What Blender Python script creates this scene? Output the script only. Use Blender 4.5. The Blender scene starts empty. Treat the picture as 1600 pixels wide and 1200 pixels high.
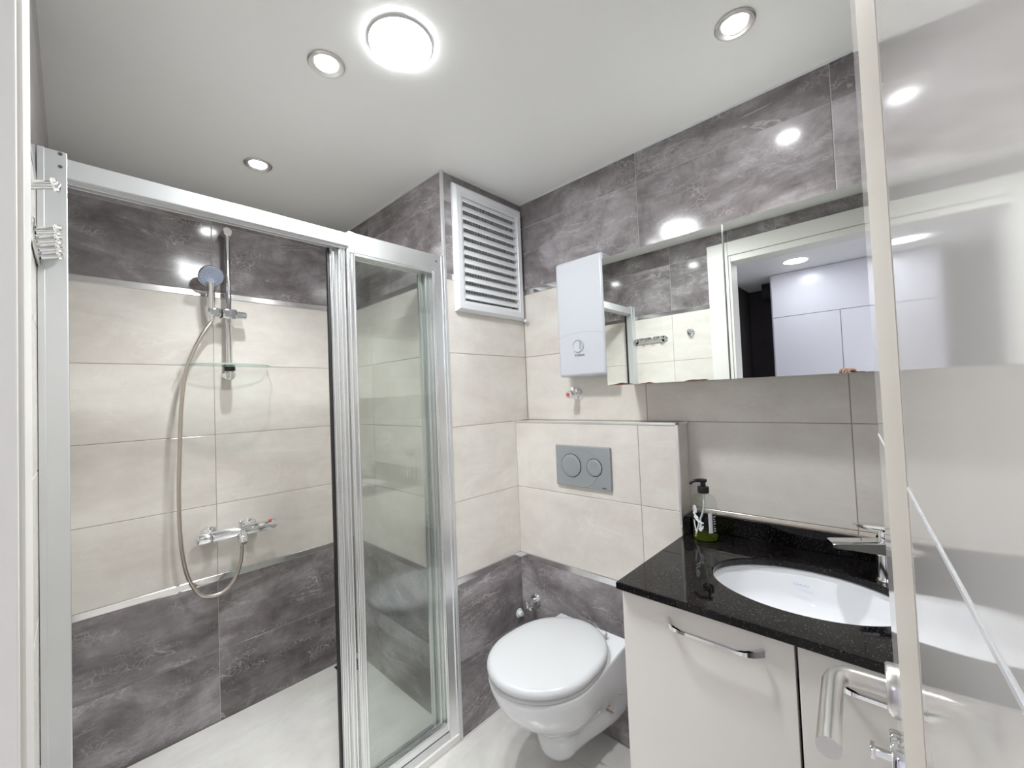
import bpy, bmesh, math, random
from mathutils import Vector, Matrix
random.seed(7)
SC = bpy.context.scene
COL = SC.collection
PI = math.pi

# ------------------------------------------------------------------ camera, world, exposure
cam_d = bpy.data.cameras.new('camera'); cam = bpy.data.objects.new('camera', cam_d); COL.objects.link(cam)
cam_d.sensor_width = 36.0; cam_d.lens = 649.58*36/1600; cam_d.clip_start = 0.004; cam_d.clip_end = 50
CR = Vector((0.68644195, -0.72606696, -0.04030174)); CU = Vector((0.00645703, -0.04933353, 0.99876149)); CF = Vector((0.72715594, 0.68585201, 0.02917637))
CP = Vector((0.04995665, 0.0, 1.34168629))
m = Matrix((( CR.x, CU.x, -CF.x, CP.x), (CR.y, CU.y, -CF.y, CP.y), (CR.z, CU.z, -CF.z, CP.z), (0, 0, 0, 1)))
cam.matrix_world = m
SC.camera = cam
wd = bpy.data.worlds.new('world'); SC.world = wd; wd.use_nodes = True
wd.node_tree.nodes['Background'].inputs[0].default_value = (.8, .85, .95, 1)
wd.node_tree.nodes['Background'].inputs[1].default_value = 0.15
vs = SC.view_settings
SC.display_settings.display_device = 'sRGB'
vs.view_transform = 'Standard'; vs.look = 'None'; vs.gamma = 1.0; vs.use_curve_mapping = False
vs.exposure = 1.14
SC.cycles.max_bounces = 12; SC.cycles.diffuse_bounces = 6; SC.cycles.glossy_bounces = 6; SC.cycles.transparent_max_bounces = 24
SC.cycles.use_denoising = True
SC.cycles.sample_clamp_indirect = 6.0
E_PANEL, E_SPOT, E_HALL, W_SPOT = 106.0, 60.0, 24.0, 26.0      # radiance of the lamps' diffusers

# ------------------------------------------------------------------ room numbers (metres)
W, YA, YG, XC, H = 1.5698, 2.2046, 1.3352, 1.0924, 2.277
LX, LY, LZ = 1.479, 0.576, 1.224            # boxed cistern ledge: face x, right end y, top z
YD = -0.22                                   # wall behind the open door
Z_ROWS = [(0, .2954, 'd'), (.2954, .5934, 'd'), (.5934, .62, 's'), (.62, .9225, 'b'), (.9225, 1.225, 'b'), (1.225, 1.5275, 'b'),
          (1.5275, 1.83, 'b'), (1.83, 1.856, 's'), (1.856, 2.1585, 'd'), (2.1585, 2.277, 'd')]

# ------------------------------------------------------------------ materials
def srgb(r, g, b):
    f = lambda c: (c/255/12.92) if c/255 <= .04045 else ((c/255+.055)/1.055)**2.4
    return (f(r), f(g), f(b), 1)
def pbr(name, col, rough=.5, metal=0.0, spec=.5, coat=0.0, emis=None, estr=0.0):
    mt = bpy.data.materials.new(name); mt.use_nodes = True
    b = mt.node_tree.nodes['Principled BSDF']
    b.inputs['Base Color'].default_value = col; b.inputs['Roughness'].default_value = rough; b.inputs['Metallic'].default_value = metal
    b.inputs['Specular IOR Level'].default_value = spec; b.inputs['Coat Weight'].default_value = coat
    if emis: b.inputs['Emission Color'].default_value = emis; b.inputs['Emission Strength'].default_value = estr
    return mt
def N(nt, typ, **kw):
    n = nt.nodes.new(typ)
    for k, v in kw.items():
        if k in n.inputs: n.inputs[k].default_value = v
        else: setattr(n, k, v)
    return n
def vary(mt, amount=.04, scale=6.0, bump=0.0, bscale=80.0):
    """slight procedural mottling so that no surface is one flat colour"""
    nt = mt.node_tree; b = nt.nodes['Principled BSDF']
    col = tuple(b.inputs['Base Color'].default_value)
    tc = N(nt, 'ShaderNodeTexCoord'); no = N(nt, 'ShaderNodeTexNoise', Scale=scale, Detail=4.0)
    nt.links.new(tc.outputs['Object'], no.inputs['Vector'])
    mx = N(nt, 'ShaderNodeMix', data_type='RGBA')
    mx.inputs[6].default_value = tuple(c*(1-amount) for c in col[:3])+(1,); mx.inputs[7].default_value = tuple(min(1, c*(1+amount)) for c in col[:3])+(1,)
    nt.links.new(no.outputs['Fac'], mx.inputs[0]); nt.links.new(mx.outputs[2], b.inputs['Base Color'])
    if bump:
        n2 = N(nt, 'ShaderNodeTexNoise', Scale=bscale, Detail=2.0); nt.links.new(tc.outputs['Object'], n2.inputs['Vector'])
        bp = N(nt, 'ShaderNodeBump', Strength=bump, Distance=.002); nt.links.new(n2.outputs['Fac'], bp.inputs['Height']); nt.links.new(bp.outputs[0], b.inputs['Normal'])
    return mt
def marble(name, ramp, vein, vein_amt, rough, pits=.25, rot=-.75):
    mt = bpy.data.materials.new(name); mt.use_nodes = True; nt = mt.node_tree; L = nt.links.new
    b = nt.nodes['Principled BSDF']
    at = N(nt, 'ShaderNodeAttribute', attribute_name='tile_uv')
    mp = N(nt, 'ShaderNodeMapping'); mp.inputs['Rotation'].default_value = (0, 0, rot); mp.inputs['Scale'].default_value = (1.4, 4.2, 1.0)
    L(at.outputs['Vector'], mp.inputs['Vector'])
    n1 = N(nt, 'ShaderNodeTexNoise', Scale=1.3, Detail=8.0, Roughness=.62, Distortion=.7); L(mp.outputs[0], n1.inputs['Vector'])
    n1b = N(nt, 'ShaderNodeTexNoise', Scale=7.0, Detail=8.0, Roughness=.7, Distortion=.4); L(at.outputs['Vector'], n1b.inputs['Vector'])
    ad = N(nt, 'ShaderNodeMix', data_type='FLOAT'); ad.inputs[0].default_value = .4
    L(n1.outputs['Fac'], ad.inputs[2]); L(n1b.outputs['Fac'], ad.inputs[3])
    cr = N(nt, 'ShaderNodeValToRGB'); e = cr.color_ramp.elements
    e[0].position, e[0].color = .36, ramp[0]; e[1].position, e[1].color = .64, ramp[2]
    x = e.new(.5); x.color = ramp[1]
    L(ad.outputs[0], cr.inputs['Fac'])
    # thin light veins
    n2 = N(nt, 'ShaderNodeTexNoise', Scale=1.6, Detail=6.0, Roughness=.6, Distortion=1.1); L(mp.outputs[0], n2.inputs['Vector'])
    s = N(nt, 'ShaderNodeMath', operation='SUBTRACT'); s.inputs[1].default_value = .5; L(n2.outputs['Fac'], s.inputs[0])
    a = N(nt, 'ShaderNodeMath', operation='ABSOLUTE'); L(s.outputs[0], a.inputs[0])
    mr = N(nt, 'ShaderNodeMapRange'); mr.inputs['From Min'].default_value = .0; mr.inputs['From Max'].default_value = .016; mr.inputs['To Min'].default_value = 1; mr.inputs['To Max'].default_value = 0
    L(a.outputs[0], mr.inputs['Value'])
    n3 = N(nt, 'ShaderNodeTexNoise', Scale=3.5, Detail=3.0); L(at.outputs['Vector'], n3.inputs['Vector'])
    mr3 = N(nt, 'ShaderNodeMapRange'); mr3.inputs['From Min'].default_value = .48; mr3.inputs['From Max'].default_value = .72; L(n3.outputs['Fac'], mr3.inputs['Value'])
    mu = N(nt, 'ShaderNodeMath', operation='MULTIPLY'); L(mr.outputs[0], mu.inputs[0]); L(mr3.outputs[0], mu.inputs[1])
    mu2 = N(nt, 'ShaderNodeMath', operation='MULTIPLY'); mu2.inputs[1].default_value = vein_amt; L(mu.outputs[0], mu2.inputs[0])
    m1 = N(nt, 'ShaderNodeMix', data_type='RGBA'); L(mu2.outputs[0], m1.inputs[0]); L(cr.outputs[0], m1.inputs[6]); m1.inputs[7].default_value = vein
    # crackled patches of small pits
    nd = N(nt, 'ShaderNodeTexNoise', Scale=30.0, Detail=3.0); L(at.outputs['Vector'], nd.inputs['Vector'])
    vm = N(nt, 'ShaderNodeVectorMath', operation='MULTIPLY_ADD'); vm.inputs[1].default_value = (.035, .035, 0); L(nd.outputs['Color'], vm.inputs[0]); L(at.outputs['Vector'], vm.inputs[2])
    vo = N(nt, 'ShaderNodeTexVoronoi', feature='DISTANCE_TO_EDGE', Scale=48.0); L(vm.outputs[0], vo.inputs['Vector'])
    mv = N(nt, 'ShaderNodeMapRange'); mv.inputs['From Min'].default_value = 0; mv.inputs['From Max'].default_value = .08; mv.inputs['To Min'].default_value = 1; mv.inputs['To Max'].default_value = 0
    L(vo.outputs['Distance'], mv.inputs['Value'])
    n4 = N(nt, 'ShaderNodeTexNoise', Scale=4.0, Detail=5.0, Distortion=.8); L(mp.outputs[0], n4.inputs['Vector'])
    mr4 = N(nt, 'ShaderNodeMapRange'); mr4.inputs['From Min'].default_value = .52; mr4.inputs['From Max'].default_value = .68; L(n4.outputs['Fac'], mr4.inputs['Value'])
    mu4 = N(nt, 'ShaderNodeMath', operation='MULTIPLY'); L(mv.outputs[0], mu4.inputs[0]); L(mr4.outputs[0], mu4.inputs[1])
    mu5 = N(nt, 'ShaderNodeMath', operation='MULTIPLY'); mu5.inputs[1].default_value = pits; L(mu4.outputs[0], mu5.inputs[0])
    m2 = N(nt, 'ShaderNodeMix', data_type='RGBA'); L(mu5.outputs[0], m2.inputs[0]); L(m1.outputs[2], m2.inputs[6]); m2.inputs[7].default_value = vein
    L(m2.outputs[2], b.inputs['Base Color'])
    b.inputs['Roughness'].default_value = rough
    bp = N(nt, 'ShaderNodeBump', Strength=.06, Distance=.001); L(n1b.outputs['Fac'], bp.inputs['Height']); L(bp.outputs[0], b.inputs['Normal'])
    return mt
M = {}
M['dark_tile'] = marble('grey marble tile', [srgb(86, 80, 80), srgb(130, 124, 125), srgb(176, 171, 174)], srgb(206, 200, 200), .75, .13, .5)
M['beige_tile'] = marble('beige marble tile', [srgb(206, 199, 192), srgb(216, 211, 204), srgb(224, 221, 215)], srgb(234, 231, 226), .5, .16, .12)
M['floor_tile'] = marble('pale floor tile', [srgb(208, 206, 200), srgb(220, 218, 214), srgb(229, 228, 225)], srgb(198, 193, 184), .4, .2, .1, rot=.9)
M['grout_light'] = vary(pbr('pale grout', srgb(188, 182, 174), .9), .05, 20)
M['grout_beige'] = vary(pbr('beige grout', srgb(158, 146, 136), .9), .05, 20)
M['chrome'] = pbr('chrome', (.86, .87, .88, 1), .06, 1.0)
M['chrome_strip'] = pbr('chrome strip', (.80, .79, .78, 1), .16, 1.0)
M['brushed'] = vary(pbr('brushed steel', (.70, .68, .66, 1), .28, 1.0), .05, 40)
M['alu'] = vary(pbr('polished aluminium', (.86, .87, .88, 1), .3, .9), .03, 15)
M['alu_matte'] = vary(pbr('anodised aluminium', srgb(217, 219, 220), .34, .6), .03, 15)
M['alu_stile'] = vary(pbr('bright aluminium stile', (.80, .81, .81, 1), .24, .95), .03, 15)
M['ceiling'] = vary(pbr('ceiling paint', srgb(238, 238, 236), .55), .01, 2, .05, 30)
M['plaster'] = vary(pbr('hall paint', srgb(226, 224, 232), .7), .01, 3)
M['lav_door'] = vary(pbr('hall wardrobe lacquer', srgb(226, 224, 234), .25), .01, 3)
M['darkhall'] = vary(pbr('dark grey corridor wall', srgb(72, 66, 68), .8), .25, 3)
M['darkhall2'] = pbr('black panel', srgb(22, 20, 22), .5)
M['white_lacq'] = vary(pbr('white door lacquer', srgb(226, 223, 219), .06), .01, 3)
M['casing'] = vary(pbr('white door casing', srgb(228, 226, 222), .4), .01, 3)
M['satin_cream'] = vary(pbr('satin cream strip', srgb(206, 199, 189), .5), .02, 8)
M['white_plastic'] = vary(pbr('white plastic', srgb(222, 224, 227), .3), .01, 10)
M['heater_white'] = vary(pbr('white heater shell', srgb(203, 206, 212), .28), .01, 10)
M['seat_plastic'] = vary(pbr('white seat plastic', srgb(194, 195, 197), .22), .006, 10)
M['heater_grey'] = pbr('grey print', srgb(176, 182, 192), .4)
M['dial_grey'] = pbr('dial print grey', srgb(142, 149, 162), .4)
M['heater_ink'] = pbr('dark grey print', srgb(92, 98, 112), .4)
M['ceramic'] = vary(pbr('white ceramic', srgb(219, 220, 223), .06, coat=.2), .008, 5)
M['vanity'] = vary(pbr('cream gloss front', srgb(228, 224, 219), .12), .01, 4)
M['vanity_body'] = vary(pbr('cabinet carcass', srgb(120, 112, 104), .6), .05, 10)
M['black'] = pbr('black plastic', srgb(14, 14, 15), .35)
M['gasket'] = pbr('black gasket', srgb(24, 24, 25), .5)
M['flush'] = vary(pbr('satin grey plastic', srgb(160, 165, 168), .35, .35), .02, 10)
M['grey_rubber'] = pbr('blue-grey spray face', srgb(148, 158, 178), .45)
M['hose'] = pbr('steel hose', (.62, .57, .51, 1), .3, 1.0)
M['carcass'] = vary(pbr('cabinet side white', srgb(215, 215, 210), .4), .01, 4)
M['void'] = pbr('dark void', srgb(30, 30, 30), .9)
M['red'] = pbr('red mark', srgb(200, 60, 55), .4)
M['blue_ink'] = pbr('blue stamp', srgb(150, 165, 205), .3)
M['brown_ink'] = pbr('brown sticker residue', srgb(176, 162, 150), .6)
M['skin'] = vary(pbr('skin', srgb(190, 146, 126), .5), .06, 60)
M['phone'] = pbr('black phone', srgb(20, 20, 22), .2)
M['screw'] = pbr('screw', srgb(120, 125, 130), .3, .9)
M['silicone'] = vary(pbr('white silicone', srgb(228, 227, 222), .4), .02, 10)

def emit(name, col, strength):
    mt = bpy.data.materials.new(name); mt.use_nodes = True; nt = mt.node_tree; nt.nodes.clear()
    e = N(nt, 'ShaderNodeEmission', Strength=strength); e.inputs[0].default_value = col
    o = N(nt, 'ShaderNodeOutputMaterial'); nt.links.new(e.outputs[0], o.inputs[0]); return mt
M['lamp_panel'] = emit('lit round panel', (.95, .98, 1.0, 1), E_PANEL)
M['lamp_spot'] = emit('lit downlight', (.96, .985, 1.0, 1), E_SPOT)
M['lamp_hall_fill'] = emit('unseen hall fill lamp', (.95, .965, 1.0, 1), 130.0)
M['lamp_hall'] = emit('lit hall lamp', (.93, .95, 1.0, 1), E_HALL)

def glass(name, tint, edge=1.45):
    mt = bpy.data.materials.new(name); mt.use_nodes = True; nt = mt.node_tree; nt.nodes.clear(); L = nt.links.new
    f = N(nt, 'ShaderNodeFresnel', IOR=edge); t = N(nt, 'ShaderNodeBsdfTransparent'); t.inputs[0].default_value = tint
    g = N(nt, 'ShaderNodeBsdfGlossy', Roughness=0.0); mx = N(nt, 'ShaderNodeMixShader'); o = N(nt, 'ShaderNodeOutputMaterial')
    ge = N(nt, 'ShaderNodeNewGeometry'); io = N(nt, 'ShaderNodeMix', data_type='FLOAT'); io.inputs[2].default_value = edge; io.inputs[3].default_value = 1/edge
    L(ge.outputs['Backfacing'], io.inputs[0]); L(io.outputs[0], f.inputs['IOR'])
    L(f.outputs[0], mx.inputs[0]); L(t.outputs[0], mx.inputs[1]); L(g.outputs[0], mx.inputs[2]); L(mx.outputs[0], o.inputs[0]); return mt
M['glass'] = glass('shower glass', (.972, .984, .976, 1), 1.6)
M['shelf_glass'] = glass('shelf glass', (.95, .975, .965, 1))
M['glass_edge'] = pbr('green glass edge', srgb(158, 188, 174), .15)
M['bottle'] = glass('clear bottle plastic', (.93, .95, .93, 1), 1.3)
M['liquid'] = glass('green soap', (.62, .74, .22, 1), 1.2)
def cloudy(mt, col, k):
    nt = mt.node_tree; L = nt.links.new; o = nt.nodes['Material Output']; src = o.inputs[0].links[0].from_socket
    d = N(nt, 'ShaderNodeBsdfTranslucent'); d.inputs[0].default_value = col; d2 = N(nt, 'ShaderNodeBsdfDiffuse'); d2.inputs[0].default_value = col
    a = N(nt, 'ShaderNodeAddShader'); L(d.outputs[0], a.inputs[0]); L(d2.outputs[0], a.inputs[1])
    mx = N(nt, 'ShaderNodeMixShader'); mx.inputs[0].default_value = k; L(src, mx.inputs[1]); L(a.outputs[0], mx.inputs[2]); L(mx.outputs[0], o.inputs[0])
cloudy(M['liquid'], (.42, .46, .12, 1), .08)
def mirror_mat():
    mt = bpy.data.materials.new('mirror'); mt.use_nodes = True; nt = mt.node_tree; nt.nodes.clear(); L = nt.links.new
    g = N(nt, 'ShaderNodeBsdfGlossy', Roughness=0.0); g.inputs[0].default_value = (.88, .915, .89, 1)
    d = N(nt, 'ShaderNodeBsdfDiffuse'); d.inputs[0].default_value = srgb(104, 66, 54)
    # reddish brown band of uneven height along the lower edge
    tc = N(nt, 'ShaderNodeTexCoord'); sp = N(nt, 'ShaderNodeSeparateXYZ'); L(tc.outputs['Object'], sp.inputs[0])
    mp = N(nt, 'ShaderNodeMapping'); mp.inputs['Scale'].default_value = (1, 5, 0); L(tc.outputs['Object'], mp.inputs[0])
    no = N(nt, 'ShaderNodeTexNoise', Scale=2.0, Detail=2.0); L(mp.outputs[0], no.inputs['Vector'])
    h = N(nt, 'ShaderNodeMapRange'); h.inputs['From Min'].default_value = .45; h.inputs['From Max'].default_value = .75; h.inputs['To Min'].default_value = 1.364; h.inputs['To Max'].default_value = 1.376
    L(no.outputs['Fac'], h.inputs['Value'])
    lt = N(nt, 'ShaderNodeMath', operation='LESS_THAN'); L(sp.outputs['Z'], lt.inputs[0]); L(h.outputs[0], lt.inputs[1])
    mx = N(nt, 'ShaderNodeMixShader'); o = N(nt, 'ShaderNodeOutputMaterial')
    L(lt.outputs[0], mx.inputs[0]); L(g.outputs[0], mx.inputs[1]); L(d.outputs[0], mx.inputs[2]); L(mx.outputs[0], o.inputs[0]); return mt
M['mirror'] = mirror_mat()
def granite():
    mt = pbr('black granite', srgb(12, 12, 13), .04, spec=.28); nt = mt.node_tree; L = nt.links.new; b = nt.nodes['Principled BSDF']
    tc = N(nt, 'ShaderNodeTexCoord'); vo = N(nt, 'ShaderNodeTexVoronoi', Scale=520.0); L(tc.outputs['Object'], vo.inputs['Vector'])
    sp = N(nt, 'ShaderNodeSeparateColor'); L(vo.outputs['Color'], sp.inputs[0])
    gt = N(nt, 'ShaderNodeMath', operation='GREATER_THAN'); gt.inputs[1].default_value = .955; L(sp.outputs[0], gt.inputs[0])
    mx = N(nt, 'ShaderNodeMix', data_type='RGBA'); mx.inputs[6].default_value = srgb(13, 12, 13); mx.inputs[7].default_value = srgb(70, 62, 57)
    L(gt.outputs[0], mx.inputs[0]); L(mx.outputs[2], b.inputs['Base Color']); return mt
M['granite'] = granite()

# ------------------------------------------------------------------ mesh builder
class MB:
    def __init__(s): s.bm = bmesh.new(); s.mats = []
    def mi(s, mat):
        if mat not in s.mats: s.mats.append(mat)
        return s.mats.index(mat)
    def _fin(s, faces, mat, smooth):
        i = s.mi(mat)
        for f in faces: f.material_index = i; f.smooth = smooth
    def face(s, pts, mat, smooth=False):
        f = s.bm.faces.new([s.bm.verts.new(p) for p in pts]); s._fin([f], mat, smooth); return f
    def box(s, a, b, mat, bev=0.0, mtx=None, seg=2):
        x0, y0, z0 = [min(a[i], b[i]) for i in range(3)]; x1, y1, z1 = [max(a[i], b[i]) for i in range(3)]
        t = bmesh.new(); vs_ = [t.verts.new(p) for p in ((x0,y0,z0),(x1,y0,z0),(x1,y1,z0),(x0,y1,z0),(x0,y0,z1),(x1,y0,z1),(x1,y1,z1),(x0,y1,z1))]
        for q in ((0,3,2,1),(4,5,6,7),(0,1,5,4),(1,2,6,5),(2,3,7,6),(3,0,4,7)): t.faces.new([vs_[k] for k in q])
        if bev > 0: bmesh.ops.bevel(t, geom=list(t.edges), offset=bev, segments=seg, affect='EDGES', profile=.5)
        flat = None
        if bev > 0:
            for f in t.faces: f.normal_update()
            flat = [max(abs(c) for c in f.normal) > .9999 for f in t.faces]
        s.merge(t, mat, bev > 0, mtx, flat)
    def merge(s, t, mat, smooth, mtx=None, flat=None):
        if mtx is not None: bmesh.ops.transform(t, matrix=mtx, verts=list(t.verts))
        t.verts.ensure_lookup_table(); mp = {v: s.bm.verts.new(v.co) for v in t.verts}
        nf = []
        for f in t.faces:
            try: nf.append(s.bm.faces.new([mp[v] for v in f.verts]))
            except ValueError: pass
        s._fin(nf, mat, smooth)
        if flat and len(flat) == len(nf):
            for f, k in zip(nf, flat): f.smooth = not k
        t.free()
    def rings(s, rings, mat, smooth=True, cap0=True, cap1=True, closed=True):
        vr = [[s.bm.verts.new(p) for p in r] for r in rings]; nf = []
        n = len(rings[0])
        for a, b in zip(vr[:-1], vr[1:]):
            for k in range(n if closed else n-1):
                nf.append(s.bm.faces.new((a[k], a[(k+1) % n], b[(k+1) % n], b[k])))
        if cap0: nf.append(s.bm.faces.new(list(reversed(vr[0]))))
        if cap1: nf.append(s.bm.faces.new(vr[-1]))
        s._fin(nf, mat, smooth)
    def lathe(s, prof, origin, axis, mat, seg=32, smooth=True, cap0=True, cap1=True):
        """prof: list of (radius, distance along axis)"""
        ax = Vector(axis).normalized(); u = ax.orthogonal().normalized(); v = ax.cross(u); o = Vector(origin)
        s.rings([[o+ax*d+(u*math.cos(2*PI*k/seg)+v*math.sin(2*PI*k/seg))*max(r, 1e-5) for k in range(seg)] for r, d in prof], mat, smooth, cap0, cap1)
    def cyl(s, a, b, r, mat, seg=24, bev=0.0, r2=None):
        a, b = Vector(a), Vector(b); d = (b-a); L = d.length; r2 = r if r2 is None else r2
        if bev: s.lathe([(r-bev, 0), (r, bev), (r2, L-bev), (r2-bev, L)], a, d, mat, seg)
        else: s.lathe([(r, 0), (r2, L)], a, d, mat, seg)
    def tube(s, pts, r, mat, seg=12, sub=1, caps=True):
        P = [Vector(p) for p in pts]
        if sub > 1: P = catmull(P, sub)
        rad = r if isinstance(r, (list, tuple)) else None
        t0 = (P[1]-P[0]).normalized(); n = t0.orthogonal().normalized(); rg = []
        for i, p in enumerate(P):
            t = (P[min(i+1, len(P)-1)]-P[max(i-1, 0)]).normalized()
            n = (n-t*n.dot(t)).normalized(); b = t.cross(n)
            if rad: q = i/(len(P)-1)*(len(rad)-1); k = min(int(q), len(rad)-2); rr = rad[k]+(rad[k+1]-rad[k])*(q-k)
            else: rr = r
            rg.append([p+(n*math.cos(2*PI*k/seg)+b*math.sin(2*PI*k/seg))*rr for k in range(seg)])
        s.rings(rg, mat, True, caps, caps)
    def prism(s, poly, axis, d0, d1, mat, smooth=False):
        """poly: 2D points in the plane across axis ('x': (y,z), 'y': (x,z), 'z': (x,y))"""
        f = {'x': lambda p, d: (d, p[0], p[1]), 'y': lambda p, d: (p[0], d, p[1]), 'z': lambda p, d: (p[0], p[1], d)}[axis]
        s.rings([[f(p, d0) for p in poly], [f(p, d1) for p in poly]], mat, smooth)
    def build(s, name, parent=None, loc=None, sharp=40):
        bmesh.ops.recalc_face_normals(s.bm, faces=list(s.bm.faces))
        lim = math.radians(sharp)
        for e in s.bm.edges:
            if len(e.link_faces) == 2 and e.calc_face_angle(0) > lim: e.smooth = False
        me = bpy.data.meshes.new(name); s.bm.to_mesh(me); s.bm.free()
        for mt in s.mats: me.materials.append(M[mt])
        o = bpy.data.objects.new(name, me); COL.objects.link(o)
        if parent is not None:
            o.parent = parent; o.matrix_parent_inverse = Matrix.Translation(-Vector(parent.location)) if parent.type == 'EMPTY' or True else o.matrix_parent_inverse
        return o
def catmull(P, sub):
    out = []
    for i in range(len(P)-1):
        p0, p1, p2, p3 = P[max(i-1, 0)], P[i], P[i+1], P[min(i+2, len(P)-1)]
        for k in range(sub):
            t = k/sub
            out.append(.5*((2*p1)+(p2-p0)*t+(2*p0-5*p1+4*p2-p3)*t*t+(3*p1-p0-3*p2+p3)*t**3))
    out.append(P[-1]); return out
def tag(o, label, cat, group=None):
    o['label'] = label; o['category'] = cat
    if group: o['group'] = group
    return o
def thing(name, label, cat, loc, group=None):
    o = bpy.data.objects.new(name, None); COL.objects.link(o); o.location = loc; o.empty_display_size = .05
    return tag(o, label, cat, group)
def struct(o): o['kind'] = 'structure'; return o
def one_box(name, a, b, mat, parent=None, bev=0.0):
    q = MB(); q.box(a, b, mat, bev); return q.build(name, parent)
def text(name, body, size, mtx, mat, parent, ext=.0004, shear=0.0):
    cu = bpy.data.curves.new(name, 'FONT'); cu.body = body; cu.size = size; cu.extrude = ext; cu.align_x = 'CENTER'; cu.align_y = 'CENTER'; cu.shear = shear
    tmp = bpy.data.objects.new(name, cu); COL.objects.link(tmp); bpy.context.view_layer.update()
    me = bpy.data.meshes.new_from_object(tmp.evaluated_get(bpy.context.evaluated_depsgraph_get())); me.name = name
    bpy.data.objects.remove(tmp); bpy.data.curves.remove(cu); me.materials.clear(); me.materials.append(M[mat])
    o = bpy.data.objects.new(name, me); COL.objects.link(o)
    o.parent = parent; o.matrix_parent_inverse = Matrix.Translation(-Vector(parent.location)); o.matrix_basis = mtx
    return o
def frame(o, ex, ey, ez): return Matrix(((ex[0], ey[0], ez[0], o[0]), (ex[1], ey[1], ez[1], o[1]), (ex[2], ey[2], ez[2], o[2]), (0, 0, 0, 1)))
def kid_of_mesh(o, parent):       # sub-part under a mesh part (whose own origin is at the thing's world frame)
    o.parent = parent; o.matrix_parent_inverse = Matrix.Identity(4); return o

# ------------------------------------------------------------------ tiled surfaces
class Tiler:
    """a tiled surface: tiles are separate raised slabs with a chamfer over a grout bed, all one mesh"""
    def __init__(s, flip=1): s.flip = flip; s.q = MB(); s.lay = s.q.bm.verts.layers.float_vector.new('tile_uv')
    def tile(s, F, u0, u1, v0, v1, kind, G=.0011, C=.0012):
        mat = {'d': 'dark_tile', 'b': 'beige_tile', 's': 'chrome_strip', 'f': 'floor_tile'}[kind]
        if u1-u0 < .006 or v1-v0 < .006: return
        g = .0004 if kind == 's' else G
        sd = Vector((random.uniform(0, 40), random.uniform(0, 40), random.uniform(0, 40)))
        o = [(u0+g, v0+g), (u1-g, v0+g), (u1-g, v1-g), (u0+g, v1-g)]; i = [(u0+g+C, v0+g+C), (u1-g-C, v0+g+C), (u1-g-C, v1-g-C), (u0+g+C, v1-g-C)]
        bm = s.q.bm; top = .0008 if kind == 's' else 0.0
        A = [bm.verts.new(F(u, v, -.002)) for u, v in o]; B = [bm.verts.new(F(u, v, -C*.7+top)) for u, v in o]; D = [bm.verts.new(F(u, v, top)) for u, v in i]
        for vv, (u, v) in zip(A+B+D, o+o+i): vv[s.lay] = Vector((u*s.flip, v, 0))+sd
        fs = [bm.faces.new(D)]
        for k in range(4):
            j = (k+1) % 4; fs.append(bm.faces.new((B[k], B[j], D[j], D[k]))); fs.append(bm.faces.new((A[k], A[j], B[j], B[k])))
        s.q._fin(fs, mat, False)
    def region(s, F, u0, u1, z0, z1, joints, rows, grout='auto'):
        us = [u0]+[j for j in sorted(joints) if u0 < j < u1]+[u1]
        for (a, b, k) in rows:
            a2, b2 = max(a, z0), min(b, z1)
            if b2-a2 < .004: continue
            s.q.face([F(u0, a2, -.0015), F(u1, a2, -.0015), F(u1, b2, -.0015), F(u0, b2, -.0015)], {'b': 'grout_beige'}.get(k, 'grout_light'))
            if k == 's':
                s.tile(F, u0, u1, a2, b2, k); continue
            for ua, ub in zip(us[:-1], us[1:]): s.tile(F, ua, ub, a2, b2, k)
    def slab(s, a, b, mat): s.q.box(a, b, mat)
    def build(s, name, normals=True):
        return s.q.build(name)

# floor (bathroom and shower)
t = Tiler(); FF = lambda u, v, d: (u, v, d)
fy = [YD, .12, .72, 1.33]
for a, b in zip([0, .71, 1.31], [.71, 1.31, W]):
    for c, d in zip(fy[:-1], fy[1:]): t.tile(FF, a, b, c, d, 'f')
t.tile(FF, 0, W, 1.33, YA, 'f')
t.q.face([(0, YD, -.0014), (W, YD, -.0014), (W, YA, -.0014), (0, YA, -.0014)], 'grout_light')
t.slab((-.0, YD, -.12), (W, YA, -.003), 'grout_light')
struct(t.build('floor'))
# wall_back : the shower wall with the mixer
t = Tiler(); t.region(lambda u, v, d: (u, YA-d, v), 0, XC, 0, H, [.4805, 1.0805], Z_ROWS); t.slab((-.15, YA+.003, -.12), (W+.12, YA+.12, H+.1), 'grout_light'); struct(t.build('wall_back'))
# wall_right : basin wall
t = Tiler(-1); t.region(lambda u, v, d: (W-d, u, v), YD, YG, 0, H, [.115, .725], Z_ROWS); t.slab((W+.003, YD-.12, -.12), (W+.12, YA, H+.1), 'grout_light'); struct(t.build('wall_right'))
# column in the corner
t = Tiler()
t.region(lambda u, v, d: (u, YG-d, v), XC, W, 0, H, [], Z_ROWS)
t.region(lambda u, v, d: (XC-d, u, v), YG, YA, 0, H, [1.95], Z_ROWS)
t.slab((XC+.003, YG+.003, 0), (W, YA, H), 'grout_light'); struct(t.build('column'))
# boxed-in cistern ledge
t = Tiler(-1)
t.region(lambda u, v, d: (LX-d, u, v), LY, YG, 0, LZ, [.722], Z_ROWS[:5])
t.region(lambda u, v, d: (u, LY-d, v), LX, W, 0, LZ, [], Z_ROWS[:5])
t.tile(lambda u, v, d: (u, v, LZ+d), LX, W, LY, .722, 'b'); t.tile(lambda u, v, d: (u, v, LZ+d), LX, W, .722, YG, 'b')
t.slab((LX+.003, LY+.003, 0), (W, YG, LZ-.003), 'grout_beige'); struct(t.build('wall_ledge'))
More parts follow.
